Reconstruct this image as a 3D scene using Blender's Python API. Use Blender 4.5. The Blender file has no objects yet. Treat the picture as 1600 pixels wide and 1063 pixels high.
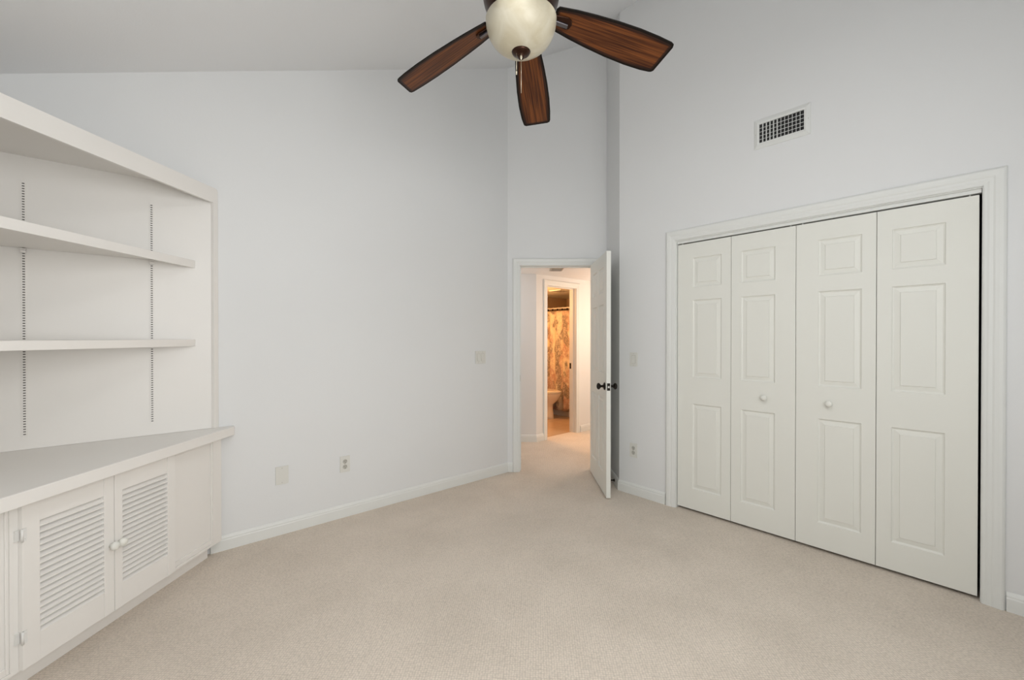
import bpy, bmesh, math, random
from mathutils import Vector, Matrix
S = bpy.context.scene
COL = S.collection
PI = math.pi
random.seed(4)

# ------------------------------------------------------------------ camera
YAW = math.radians(41.7)                       # clockwise from +Y
FX, FY = math.sin(YAW), math.cos(YAW)          # forward ; right = (FY, -FX)
cam_d = bpy.data.cameras.new('camera')
cam_d.sensor_width = 36; cam_d.lens = 36*670/1600.0
cam_d.clip_start = 0.02
cam = bpy.data.objects.new('camera', cam_d); COL.objects.link(cam)
cam.location = (0, 0, 1.32)
cam.rotation_euler = (math.radians(90-0.3), 0, -YAW)
S.camera = cam
S.view_settings.view_transform = 'Standard'
S.view_settings.look = 'None'
S.view_settings.exposure = -0.12
S.view_settings.gamma = 1.0
S.view_settings.use_curve_mapping = False

# ------------------------------------------------------------------ world and lights
w = bpy.data.worlds.new('world'); S.world = w; w.use_nodes = True
w.node_tree.nodes['Background'].inputs[0].default_value = (0.90, 0.95, 1.0, 1)
w.node_tree.nodes['Background'].inputs[1].default_value = 0.9

def area(name, loc, target, sx, sy, power, col):
    l = bpy.data.lights.new(name, 'AREA'); l.shape = 'RECTANGLE'; l.size = sx; l.size_y = sy
    l.energy = power; l.color = col
    o = bpy.data.objects.new(name, l); COL.objects.link(o); o.location = loc
    o.rotation_euler = (Vector(target)-Vector(loc)).to_track_quat('-Z', 'Y').to_euler()
    return o
def point(name, loc, power, col, r):
    l = bpy.data.lights.new(name, 'POINT'); l.energy = power; l.color = col; l.shadow_soft_size = r
    o = bpy.data.objects.new(name, l); COL.objects.link(o); o.location = loc
    return o
area('daylight_window_left_lower', (0.35, -0.80, 1.30), (0.35, 3, 1.30), 1.35, 0.75, 29, (1.0, 0.99, 0.97))
area('daylight_window_left_upper', (0.35, -0.80, 2.10), (0.35, 3, 2.10), 1.35, 0.75, 23, (1.0, 0.99, 0.97))
area('daylight_window_right_lower', (1.75, -0.80, 1.30), (1.75, 3, 1.30), 1.35, 0.75, 4.2, (1.0, 0.99, 0.97))
area('daylight_window_right_upper', (1.75, -0.80, 2.10), (1.75, 3, 2.10), 1.35, 0.75, 2, (1.0, 0.99, 0.97))
area('daylight_side_window', (-0.76, 0.75, 1.65), (3, 0.75, 1.65), 1.7, 1.3, 1.5, (0.95, 0.98, 1.0))
area('added_skylight_fill', (0.60, 0.55, 3.26), (0.60, 0.55, 0), 1.0, 0.62, 24, (1.0, 0.99, 0.97))  # fill through an added, unseen skylight; lifts counter and slats from above
point('bathroom_vanity_bulb', (4.25, 4.75, 1.80), 42, (1.0, 0.56, 0.25), 0.10)
point('hall_left_fill', (2.75, 3.95, 1.95), 6.5, (1.0, 0.97, 0.95), 0.12)  # added unseen light for the daylight from the hall's left; no fixture
point('hall_right_fill', (5.0, 2.85, 1.5), 27, (1.0, 0.74, 0.55), 0.25)  # added unseen warm fill at the hall's right end; no fixture

# ------------------------------------------------------------------ materials
def mat(name, col, rough=0.5, metal=0.0, spec=0.5, bump=None, mottle=0):
    m = bpy.data.materials.new(name); m.use_nodes = True
    nt = m.node_tree; b = nt.nodes['Principled BSDF']
    b.inputs['Base Color'].default_value = (*col, 1)
    b.inputs['Roughness'].default_value = rough
    b.inputs['Metallic'].default_value = metal
    b.inputs['Specular IOR Level'].default_value = spec
    tc = nt.nodes.new('ShaderNodeTexCoord')
    if mottle:
        n = nt.nodes.new('ShaderNodeTexNoise'); n.inputs['Scale'].default_value = 3.0; n.inputs['Detail'].default_value = 4
        nt.links.new(tc.outputs['Object'], n.inputs['Vector'])
        r = nt.nodes.new('ShaderNodeMixRGB'); r.inputs[1].default_value = (*[c*(1-mottle) for c in col], 1)
        r.inputs[2].default_value = (*[min(1, c*(1+mottle)) for c in col], 1)
        nt.links.new(n.outputs['Fac'], r.inputs[0]); nt.links.new(r.outputs[0], b.inputs['Base Color'])
    if bump:
        sc, st, dist = bump
        n = nt.nodes.new('ShaderNodeTexNoise'); n.inputs['Scale'].default_value = sc; n.inputs['Detail'].default_value = 3
        nt.links.new(tc.outputs['Object'], n.inputs['Vector'])
        bp = nt.nodes.new('ShaderNodeBump'); bp.inputs['Strength'].default_value = st; bp.inputs['Distance'].default_value = dist
        nt.links.new(n.outputs['Fac'], bp.inputs['Height']); nt.links.new(bp.outputs['Normal'], b.inputs['Normal'])
    return m
def link(m, a, ao, b, bi): m.node_tree.links.new(m.node_tree.nodes[a].outputs[ao], m.node_tree.nodes[b].inputs[bi])

M_WALL = mat('wall_paint', (0.775, 0.782, 0.782), 0.55, spec=0.35, bump=(90, 0.12, 0.002), mottle=0.008)
M_CEIL = mat('ceiling_paint', (0.84, 0.85, 0.86), 0.7, spec=0.2, bump=(120, 0.15, 0.002))
M_TRIM = mat('trim_paint', (0.78, 0.79, 0.765), 0.38, spec=0.4)
M_DOOR = mat('door_paint', (0.80, 0.80, 0.745), 0.42, spec=0.4, bump=(160, 0.05, 0.001))
M_CAB = mat('cabinet_paint', (0.835, 0.815, 0.782), 0.4, spec=0.4, bump=(60, 0.05, 0.001), mottle=0.01)
M_PLATE = mat('plate_plastic', (0.73, 0.725, 0.68), 0.3)
M_PLATE2 = mat('switch_plastic_outline_shade', (0.52, 0.51, 0.46), 0.3)  # darker plastic; also carries the outline shadow of the wall plates
M_DARK = mat('dark_slot', (0.02, 0.02, 0.02), 0.8)
M_SLOT = mat('track_slot', (0.10, 0.09, 0.08), 0.8)
M_BRONZE = mat('oil_rubbed_bronze', (0.018, 0.013, 0.010), 0.35, 0.7)
M_HOUS = mat('fan_housing_bronze', (0.045, 0.018, 0.010), 0.3, 0.75)
M_IRON = mat('iron_bar_highlight', (0.16, 0.155, 0.17), 0.28, 0.9)  # lighter metal for the raised bar: bracket highlight put into its colour
M_STEEL = mat('brushed_steel', (0.62, 0.60, 0.56), 0.35, 0.9)
M_CHAIN = mat('chain_brass', (0.72, 0.66, 0.52), 0.3, 0.9)
M_HINGE = mat('painted_hinge', (0.78, 0.775, 0.75), 0.4)
M_PORC = mat('porcelain', (0.80, 0.72, 0.60), 0.12)
M_VENT = mat('vent_paint', (0.74, 0.75, 0.73), 0.4)
M_VENT2 = mat('hall_vent_enamel', (0.42, 0.40, 0.36), 0.4)
M_ROD = mat('rod_enamel', (0.78, 0.72, 0.62), 0.3)
M_BATHW = mat('bath_paint', (0.40, 0.27, 0.15), 0.6)
M_BATHC = mat('bath_ceiling_paint', (0.75, 0.70, 0.58), 0.6)
M_CLOSET = mat('closet_interior_shade', (0.25, 0.24, 0.22), 0.8)  # closet shade put into the colour so the door gaps read dark

# carpet: short loop pile in a diagonal weave
M_CARPET = mat('carpet', (0.62, 0.52, 0.43), 0.95, spec=0.1)
nt = M_CARPET.node_tree; b = nt.nodes['Principled BSDF']
tc = nt.nodes.new('ShaderNodeTexCoord')
mp = nt.nodes.new('ShaderNodeMapping'); mp.inputs['Rotation'].default_value = (0, 0, math.radians(45))
nt.links.new(tc.outputs['Object'], mp.inputs[0])
vo = nt.nodes.new('ShaderNodeTexVoronoi'); vo.inputs['Scale'].default_value = 95; vo.inputs['Randomness'].default_value = 0.35
nt.links.new(mp.outputs[0], vo.inputs['Vector'])
n1 = nt.nodes.new('ShaderNodeTexNoise'); n1.inputs['Scale'].default_value = 2.2; n1.inputs['Detail'].default_value = 6; n1.inputs['Roughness'].default_value = 0.6
nt.links.new(tc.outputs['Object'], n1.inputs['Vector'])
n2 = nt.nodes.new('ShaderNodeTexNoise'); n2.inputs['Scale'].default_value = 60; n2.inputs['Detail'].default_value = 3
nt.links.new(tc.outputs['Object'], n2.inputs['Vector'])
cr = nt.nodes.new('ShaderNodeValToRGB')
cr.color_ramp.elements[0].position = 0.32; cr.color_ramp.elements[0].color = (0.635, 0.56, 0.48, 1)
cr.color_ramp.elements[1].position = 0.60; cr.color_ramp.elements[1].color = (0.70, 0.62, 0.535, 1)
nt.links.new(n1.outputs['Fac'], cr.inputs[0])
mr = nt.nodes.new('ShaderNodeMapRange'); mr.inputs[1].default_value = 0.0; mr.inputs[2].default_value = 0.8
mr.inputs[3].default_value = 1.14; mr.inputs[4].default_value = 0.74
nt.links.new(vo.outputs['Distance'], mr.inputs[0])
mr2 = nt.nodes.new('ShaderNodeMapRange'); mr2.inputs[1].default_value = 0.9; mr2.inputs[2].default_value = 0.7
mr2.inputs[3].default_value = 0.93; mr2.inputs[4].default_value = 1.07
nt.links.new(n2.outputs['Fac'], mr2.inputs[0])
mm = nt.nodes.new('ShaderNodeMath'); mm.operation = 'MULTIPLY'
nt.links.new(mr.outputs[0], mm.inputs[0]); nt.links.new(mr2.outputs[0], mm.inputs[1])
vm = nt.nodes.new('ShaderNodeVectorMath'); vm.operation = 'SCALE'
nt.links.new(cr.outputs[0], vm.inputs[0]); nt.links.new(mm.outputs[0], vm.inputs['Scale'])
nt.links.new(vm.outputs[0], b.inputs['Base Color'])
bp = nt.nodes.new('ShaderNodeBump'); bp.invert = True; bp.inputs['Strength'].default_value = 0.5; bp.inputs['Distance'].default_value = 0.004
nt.links.new(vo.outputs['Distance'], bp.inputs['Height']); nt.links.new(bp.outputs[0], b.inputs['Normal'])

# bathroom floor tile
M_TILE = mat('bath_tile', (0.6, 0.42, 0.28), 0.25)
nt = M_TILE.node_tree; b = nt.nodes['Principled BSDF']
tc = nt.nodes.new('ShaderNodeTexCoord'); bk = nt.nodes.new('ShaderNodeTexBrick')
bk.offset = 0; bk.inputs['Scale'].default_value = 1; bk.inputs['Brick Width'].default_value = 0.33; bk.inputs['Row Height'].default_value = 0.33
bk.inputs['Mortar Size'].default_value = 0.004
bk.inputs['Color1'].default_value = (0.62, 0.45, 0.30, 1); bk.inputs['Color2'].default_value = (0.58, 0.42, 0.28, 1); bk.inputs['Mortar'].default_value = (0.48, 0.36, 0.25, 1)
nt.links.new(tc.outputs['Object'], bk.inputs['Vector']); nt.links.new(bk.outputs[0], b.inputs['Base Color'])

# fan blade wood: grain runs along the blade (u = length in the UV map)
def wood(name, ca, cb):
    m = mat(name, ca, 0.42, spec=0.3); nt = m.node_tree; b = nt.nodes['Principled BSDF']
    uv = nt.nodes.new('ShaderNodeUVMap'); uv.uv_map = 'UVMap'
    mp = nt.nodes.new('ShaderNodeMapping'); mp.inputs['Scale'].default_value = (1.3, 42, 1)
    nt.links.new(uv.outputs[0], mp.inputs[0])
    n = nt.nodes.new('ShaderNodeTexNoise'); n.inputs['Scale'].default_value = 2.6; n.inputs['Detail'].default_value = 7; n.inputs['Distortion'].default_value = 0.5
    nt.links.new(mp.outputs[0], n.inputs['Vector'])
    c = nt.nodes.new('ShaderNodeValToRGB')
    c.color_ramp.elements[0].position = 0.36; c.color_ramp.elements[0].color = (*ca, 1)
    c.color_ramp.elements[1].position = 0.66; c.color_ramp.elements[1].color = (*cb, 1)
    nt.links.new(n.outputs['Fac'], c.inputs[0]); nt.links.new(c.outputs[0], b.inputs['Base Color'])
    return m
M_WOOD = wood('blade_walnut', (0.040, 0.010, 0.003), (0.20, 0.062, 0.015))
M_WOODE = wood('blade_walnut_rub', (0.015, 0.005, 0.003), (0.05, 0.016, 0.007))
M_EDGE = mat('blade_burnt_edge', (0.006, 0.004, 0.003), 0.5, spec=0.25)

# alabaster style glass bowl
M_GLASS = mat('bowl_glass', (0.66, 0.60, 0.45), 0.30, spec=0.4)
nt = M_GLASS.node_tree; b = nt.nodes['Principled BSDF']
tc = nt.nodes.new('ShaderNodeTexCoord'); n = nt.nodes.new('ShaderNodeTexNoise'); n.inputs['Scale'].default_value = 9; n.inputs['Detail'].default_value = 4; n.inputs['Distortion'].default_value = 1.2
nt.links.new(tc.outputs['Object'], n.inputs['Vector'])
c = nt.nodes.new('ShaderNodeValToRGB'); c.color_ramp.elements[0].position = 0.3; c.color_ramp.elements[0].color = (0.55, 0.49, 0.35, 1)
c.color_ramp.elements[1].position = 0.7; c.color_ramp.elements[1].color = (0.68, 0.64, 0.52, 1)
nt.links.new(n.outputs['Fac'], c.inputs[0]); nt.links.new(c.outputs[0], b.inputs['Base Color'])

# shower curtain print: palm fronds in rust and grey on cream
M_CURT = mat('curtain_print', (0.8, 0.7, 0.5), 0.8, spec=0.1)
nt = M_CURT.node_tree; b = nt.nodes['Principled BSDF']
tc = nt.nodes.new('ShaderNodeTexCoord')
def noise(scale, det, dist, src=None, map_scale=None):
    n = nt.nodes.new('ShaderNodeTexNoise'); n.inputs['Scale'].default_value = scale; n.inputs['Detail'].default_value = det; n.inputs['Distortion'].default_value = dist
    if map_scale:
        mp = nt.nodes.new('ShaderNodeMapping'); mp.inputs['Scale'].default_value = map_scale
        nt.links.new(tc.outputs['Object'], mp.inputs[0]); nt.links.new(mp.outputs[0], n.inputs['Vector'])
    else: nt.links.new(tc.outputs['Object'], n.inputs['Vector'])
    return n
def ramp(src, p0, p1):
    r = nt.nodes.new('ShaderNodeMapRange'); r.inputs[1].default_value = p0; r.inputs[2].default_value = p1; r.clamp = True
    nt.links.new(src, r.inputs[0]); return r.outputs[0]
def mixc(fac, a, bcol):
    x = nt.nodes.new('ShaderNodeMixRGB'); nt.links.new(fac, x.inputs[0])
    if isinstance(a, tuple): x.inputs[1].default_value = (*a, 1)
    else: nt.links.new(a, x.inputs[1])
    x.inputs[2].default_value = (*bcol, 1); return x.outputs[0]
def mul(a, bb):
    x = nt.nodes.new('ShaderNodeMath'); x.operation = 'MULTIPLY'; nt.links.new(a, x.inputs[0]); nt.links.new(bb, x.inputs[1]); return x.outputs[0]
blobA = ramp(noise(4.2, 1, 0.3, map_scale=(1, 1, 0.7)).outputs['Fac'], 0.45, 0.52)
blobB = ramp(noise(6.5, 1, 0.3, map_scale=(1.2, 1.2, 0.7)).outputs['Fac'], 0.50, 0.56)
fine = ramp(noise(30, 3, 1.2, map_scale=(1, 1, 0.7)).outputs['Fac'], 0.28, 0.60)
fine2 = ramp(noise(30, 4, 3.0).outputs['Fac'], 0.46, 0.6)
cc = mixc(mul(fine2, ramp(noise(3, 1, 0).outputs['Fac'], 0.35, 0.5)), (0.80, 0.70, 0.50), (0.66, 0.48, 0.33))
cc = mixc(mul(blobA, fine), cc, (0.54, 0.33, 0.24))
cc = mixc(mul(blobB, fine), cc, (0.27, 0.22, 0.17))
nt.links.new(cc, b.inputs['Base Color'])

# window glass
M_PANE = bpy.data.materials.new('window_glass'); M_PANE.use_nodes = True
nt = M_PANE.node_tree; out = nt.nodes['Material Output']; nt.nodes.remove(nt.nodes['Principled BSDF'])
tr = nt.nodes.new('ShaderNodeBsdfTransparent'); gl = nt.nodes.new('ShaderNodeBsdfGlossy'); gl.inputs['Roughness'].default_value = 0.02
mx = nt.nodes.new('ShaderNodeMixShader'); mx.inputs[0].default_value = 0.06
nt.links.new(tr.outputs[0], mx.inputs[1]); nt.links.new(gl.outputs[0], mx.inputs[2]); nt.links.new(mx.outputs[0], out.inputs[0])

# ------------------------------------------------------------------ helpers
class MB:
    def __init__(s): s.bm = bmesh.new(); s.uv = None; s.smooth = False
    def box(s, a, b, M=None, mi=0):
        vs = [s.bm.verts.new((x, y, z)) for x in (a[0], b[0]) for y in (a[1], b[1]) for z in (a[2], b[2])]
        if M: [setattr(v, 'co', M @ v.co) for v in vs]
        for q in ((0,1,3,2),(4,6,7,5),(0,4,5,1),(2,3,7,6),(0,2,6,4),(1,5,7,3)):
            f = s.bm.faces.new([vs[i] for i in q]); f.material_index = mi
        return vs
    def prism(s, poly, z0, z1, M=None, mi=0):
        g0 = z0 if callable(z0) else (lambda x, y: z0)
        g1 = z1 if callable(z1) else (lambda x, y: z1)
        lo = [s.bm.verts.new((x, y, g0(x, y))) for x, y in poly]; hi = [s.bm.verts.new((x, y, g1(x, y))) for x, y in poly]
        if M:
            for v in lo+hi: v.co = M @ v.co
        n = len(poly); fs = [s.bm.faces.new(lo[::-1]), s.bm.faces.new(hi)]
        for i in range(n): fs.append(s.bm.faces.new([lo[i], lo[(i+1) % n], hi[(i+1) % n], hi[i]]))
        for f in fs: f.material_index = mi
        return s
    def lathe(s, prof, seg=24, M=None, mi=0, cap=True):   # prof: (r, z)
        rings = []
        for r, z in prof:
            rings.append([s.bm.verts.new((r*math.cos(2*PI*i/seg), r*math.sin(2*PI*i/seg), z)) for i in range(seg)])
        for a, b in zip(rings, rings[1:]):
            for i in range(seg):
                f = s.bm.faces.new([a[i], a[(i+1) % seg], b[(i+1) % seg], b[i]]); f.smooth = True; f.material_index = mi
        if cap:
            for r in (rings[0][::-1], rings[-1]):
                f = s.bm.faces.new(r); f.material_index = mi
        if M:
            for r in rings:
                for v in r: v.co = M @ v.co
        return s
    def tube(s, p, q, r, seg=12, mi=0):
        p, q = Vector(p), Vector(q); M = Matrix.Translation(p) @ (q-p).to_track_quat('Z', 'Y').to_matrix().to_4x4()
        return s.lathe([(r, 0), (r, (q-p).length)], seg, M, mi)
    def loft(s, rings, cap=True, mi=0):                   # rings: lists of points
        R = [[s.bm.verts.new(p) for p in r] for r in rings]; n = len(R[0])
        for a, b in zip(R, R[1:]):
            for i in range(n):
                f = s.bm.faces.new([a[i], a[(i+1) % n], b[(i+1) % n], b[i]]); f.smooth = True; f.material_index = mi
        if cap:
            s.bm.faces.new(R[0][::-1]).material_index = mi; s.bm.faces.new(R[-1]).material_index = mi
        return s
    def build(s, name, mats, parent=None, bevel=0, loc=None, seg=2):
        bmesh.ops.recalc_face_normals(s.bm, faces=s.bm.faces)
        me = bpy.data.meshes.new(name); s.bm.to_mesh(me); s.bm.free()
        if not isinstance(mats, (list, tuple)): mats = [mats]
        for m in mats: me.materials.append(m)
        o = bpy.data.objects.new(name, me); COL.objects.link(o)
        if parent is not None:
            o.parent = parent
        if loc: o.location = loc
        if bevel:
            md = o.modifiers.new('bevel', 'BEVEL'); md.width = bevel; md.segments = seg; md.limit_method = 'ANGLE'; md.angle_limit = math.radians(40)
        return o
def tag(o, label, cat, group=None, kind=None):
    o['label'] = label; o['category'] = cat
    if group: o['group'] = group
    if kind: o['kind'] = kind
    return o
def thing(name, label, cat, M=None, loc=None, group=None, kind=None):
    o = bpy.data.objects.new(name, None); COL.objects.link(o); o.empty_display_size = 0.1
    if M is not None: o.matrix_world = M
    if loc: o.location = loc
    return tag(o, label, cat, group, kind)
def struct(o, label, cat): return tag(o, label, cat, kind='structure')
def frame(ox, oy, oz, ex, ey):
    """local x runs along (ex,ey) on the wall, local y points out of the wall to the LEFT-hand side rotated +90, z up"""
    l = math.hypot(ex, ey); ex /= l; ey /= l
    return Matrix(((ex, -ey, 0, ox), (ey, ex, 0, oy), (0, 0, 1, oz), (0, 0, 0, 1)))
def DL(d, l): return (FX*d+FY*l, FY*d-FX*l)     # plan point at depth d, offset l in the door-nook frame

XL, XR, YB, YF = -0.57, 3.165, -0.62, 3.18      # room shell
D1, D1B = 4.22, 4.335                            # diagonal door wall, front and back
T = 0.115
def ceil_z(x, y): return 2.785 + 0.425*x
def wtop(x, y): return ceil_z(x, y)
# junctions
c_fd = ((D1-FY*YF)/FX, YF); c_fdb = ((D1B-FY*(YF+T))/FX, YF+T)
LR, LRB = 0.93, 0.93+T
dR = (XR-FY*LR)/FX; c_rr = DL(dR, LR); dRB = (XR+T-FY*LRB)/FX; c_rrb = DL(dRB, LRB)

# ------------------------------------------------------------------ shell
m = MB(); m.prism([(XL-0.2, YB-0.2), (5.8, YB-0.2), (5.8, 3.93), (3.9, 3.93), (3.9, 5.0), (XL-0.2, 5.0)], -0.12, 0)
struct(m.build('floor', M_CARPET), 'beige loop pile carpet covering the bedroom and hall floor', 'floor')
m = MB(); m.prism([(3.9, 3.93), (6.4, 3.93), (6.4, 5.6), (3.9, 5.6)], -0.12, 0.0)
struct(m.build('floor', M_TILE), 'warm tan tiled floor of the bathroom beyond the hall', 'floor')
m = MB()
for x0, x1, y0, y1 in ((XL-0.2, 3.75, 0.875, 3.4), (XL-0.2, 3.75, YB-0.2, 0.225), (XL-0.2, 0.05, 0.225, 0.875), (1.15, 3.75, 0.225, 0.875)):
    m.prism([(x0, y0), (x1, y0), (x1, y1), (x0, y1)], ceil_z, lambda x, y: ceil_z(x, y)+0.12)
struct(m.build('ceiling', M_CEIL), 'sloped white bedroom ceiling rising towards the closet wall', 'ceiling')

m = MB(); m.prism([(XL-T, YF), c_fd, c_fdb, (XL-T, YF+T)], 0, wtop)
struct(m.build('wall_far', M_WALL), 'tall blank white wall between built-in corner shelves and doorway', 'wall')
# left wall with window
def holed_wall(name, along, c0, c1, a0, a1, holes, label):
    """straight wall; along 'x' or 'y'; c0..c1 thickness; holes (h0,h1,z0,z1)"""
    m = MB()
    def pc(p0, p1, z0, z1):
        poly = [(p0, c0), (p1, c0), (p1, c1), (p0, c1)] if along == 'x' else [(c0, p0), (c1, p0), (c1, p1), (c0, p1)]
        m.prism(poly, z0, z1)
    cur = a0
    for h0, h1, z0, z1 in holes:
        pc(cur, h0, 0, wtop); 
        if z0 > 0: pc(h0, h1, 0, z0)
        pc(h0, h1, z1, wtop); cur = h1
    pc(cur, a1, 0, wtop)
    return struct(m.build(name, M_WALL), label, 'wall')
holed_wall('wall_left', 'y', XL-T, XL, YB, YF, [(-0.1, 1.6, 0.95, 2.30)], 'white side wall with a window, left of the corner shelves')
holed_wall('wall_back', 'x', YB-T, YB, XL-T, XR+T, [(-0.35, 2.45, 0.92, 2.48)], 'white wall with a wide window behind the viewer')
# right wall with closet opening (corner mitred to nook return)
CO0, CO1, COH = 0.035, 1.640, 2.072
m = MB()
m.prism([(XR, YB), (XR+T, YB), (XR+T, CO0), (XR, CO0)], 0, wtop)
m.prism([(XR, CO0), (XR+T, CO0), (XR+T, CO1), (XR, CO1)], COH, wtop)
m.prism([(XR, CO1), (XR+T, CO1), c_rrb, c_rr], 0, wtop)
struct(m.build('wall_right', M_WALL), 'tall white wall around the bifold closet doors', 'wall')
m = MB(); m.prism([c_rr, c_rrb, DL(D1B, LRB), DL(D1B, LR+0.0), DL(D1, LR)], 0, wtop)
struct(m.build('wall_nook', M_WALL), 'narrow white return wall behind the open bedroom door', 'wall')
# diagonal wall with door opening lateral OL0..OL1
OL0, OL1, OH = 0.062, 0.832, 2.045              # rough opening, jambs line it
lc = c_fd; 
m = MB()
m.prism([c_fd, DL(D1, OL0), DL(D1B, OL0), c_fdb], 0, wtop)
m.prism([DL(D1, OL0), DL(D1, OL1), DL(D1B, OL1), DL(D1B, OL0)], OH, wtop)
m.prism([DL(D1, OL1), DL(D1, LR), DL(D1B, LR), DL(D1B, OL1)], 0, wtop)
struct(m.build('wall_doorway', M_WALL), 'angled white wall holding the bedroom doorway', 'wall')
# closet interior, its shade put into the dark colour
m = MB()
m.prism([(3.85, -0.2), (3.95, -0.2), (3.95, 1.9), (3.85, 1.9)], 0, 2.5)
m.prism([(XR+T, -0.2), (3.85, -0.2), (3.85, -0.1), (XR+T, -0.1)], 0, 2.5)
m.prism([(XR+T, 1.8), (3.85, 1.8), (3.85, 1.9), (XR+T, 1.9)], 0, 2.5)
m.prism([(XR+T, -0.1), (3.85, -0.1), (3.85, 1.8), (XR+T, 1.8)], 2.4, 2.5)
struct(m.build('wall_closet', M_CLOSET), 'closet interior coloured dark for shade, seen through the gaps of the bifold doors', 'wall')
# hall
YH, HH = 3.85, 2.13
B0, B1, BH = 4.022, 4.633, 2.018                # bathroom rough opening
hA = DL(5.43, 0.308); hA = (hA[0], YH)
hL = DL(5.43, -0.95); hLb = DL(5.53, -0.95)
m = MB()
m.prism([hL, hA, (hA[0]+0.04, YH+T), (hA[0]-0.06, YH+T), hLb], 0, HH)
struct(m.build('wall_hall_left', M_WALL), 'angled white hall wall left of the bathroom door', 'wall')
m = MB()
m.prism([hA, (B0, YH), (B0, YH+T), (hA[0]+0.04, YH+T)], 0, HH)
m.prism([(B0, YH), (B1, YH), (B1, YH+T), (B0, YH+T)], BH, HH)
m.prism([(B1, YH), (6.3, YH), (6.3, YH+T), (B1, YH+T)], 0, HH)
struct(m.build('wall_hall_far', M_WALL), 'white hall wall around the bathroom door', 'wall')
m = MB()
m.prism([(2.2, YF+T), (2.3, YF+T), (2.3, 4.75), (2.2, 4.75)], 0, HH)
m.prism([(2.3, hL[1]), (hL[0], hL[1]), (hLb[0], 4.75), (2.3, 4.75)], 0, HH)
struct(m.build('wall_hall_end', M_WALL), 'white wall closing the left end of the hall', 'wall')
bk = DL(D1B, LRB)
m = MB()
m.prism([bk, (5.7, bk[1]), (5.7, bk[1]-0.1), (bk[0], bk[1]-0.1)], 0, HH)
m.prism([(5.6, bk[1]), (5.7, bk[1]), (5.7, YH), (5.6, YH)], 0, HH)
struct(m.build('wall_hall_right', M_WALL), 'white wall closing the right end of the hall', 'wall')
m = MB(); m.prism([(2.2, c_fdb[1]), c_fdb, bk, (5.7, bk[1]), (5.7, YH+T), (hA[0], YH+T), (hLb[0], 4.75), (2.2, 4.75)], HH, HH+0.1)
struct(m.build('ceiling', M_CEIL), 'low white hall ceiling beyond the bedroom doorway', 'ceiling')
# bathroom shell
BZ = 2.06
m = MB()
m.prism([(3.88, YH+T), (3.96, YH+T), (3.96, 5.40), (3.88, 5.40)], 0, BZ)
m.prism([(3.88, 5.40), (6.3, 5.40), (6.3, 5.50), (3.88, 5.50)], 0, BZ)
m.prism([(6.2, YH+T), (6.3, YH+T), (6.3, 5.40), (6.2, 5.40)], 0, BZ)
struct(m.build('wall_bathroom', M_BATHW), 'tan bathroom wall above the shower curtain rod', 'wall')
m = MB(); m.prism([(3.88, YH+T), (6.3, YH+T), (6.3, 5.50), (3.88, 5.50)], BZ, BZ+0.1)
struct(m.build('ceiling', M_BATHC), 'warmly lit bathroom ceiling seen through the far door', 'ceiling')

# ------------------------------------------------------------------ windows (behind the camera) and an added skylight
def window(name, M, wdt, z0, z1, label):
    r = thing(name, label, 'window', M=M, kind='structure')
    m = MB(); d0, d1 = 0.02, 0.075; t = 0.05
    m.box((0, d0, z0), (t, d1, z1)); m.box((wdt-t, d0, z0), (wdt, d1, z1)); m.box((t, d0, z0), (wdt-t, d1, z0+t)); m.box((t, d0, z1-t), (wdt-t, d1, z1))
    m.box((wdt/2-0.02, d0, z0+t), (wdt/2+0.02, d1, z1-t)); m.box((t, d0, (z0+z1)/2-0.015), (wdt/2-0.02, d1, (z0+z1)/2+0.015)); m.box((wdt/2+0.02, d0, (z0+z1)/2-0.015), (wdt-t, d1, (z0+z1)/2+0.015))
    m.build('window_frame', M_TRIM, r)
    g = MB(); g.box((t, 0.045, z0+t), (wdt-t, 0.049, z1-t)); g.build('window_pane', M_PANE, r)
window('window_1', frame(-0.35, YB-T, 0, 1, 0), 2.8, 0.92, 2.48, 'wide white framed window in the wall behind the viewer')
window('window_2', frame(XL, -0.1, 0, 0, 1), 1.7, 0.95, 2.30, 'white framed window in the left side wall')

r = thing('added_skylight', 'added framed skylight, out of view, lighting the room from above', 'window', loc=(0.60, 0.55, ceil_z(0.60, 0)+0.02), kind='structure')  # skylight is an addition, made to bring in light from above
sk = lambda x, y: 0.425*x
m = MB()
for x0, x1, y0, y1 in ((-0.55, 0.55, -0.325, -0.285), (-0.55, 0.55, 0.285, 0.325), (-0.55, -0.51, -0.285, 0.285), (0.51, 0.55, -0.285, 0.285)):
    m.prism([(x0, y0), (x1, y0), (x1, y1), (x0, y1)], sk, lambda x, y: 0.425*x+0.10)
m.build('window_frame', M_TRIM, r)
m = MB(); m.prism([(-0.51, -0.285), (0.51, -0.285), (0.51, 0.285), (-0.51, 0.285)], lambda x, y: sk(x, y)+0.05, lambda x, y: sk(x, y)+0.055); m.build('window_pane', M_PANE, r)
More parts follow.
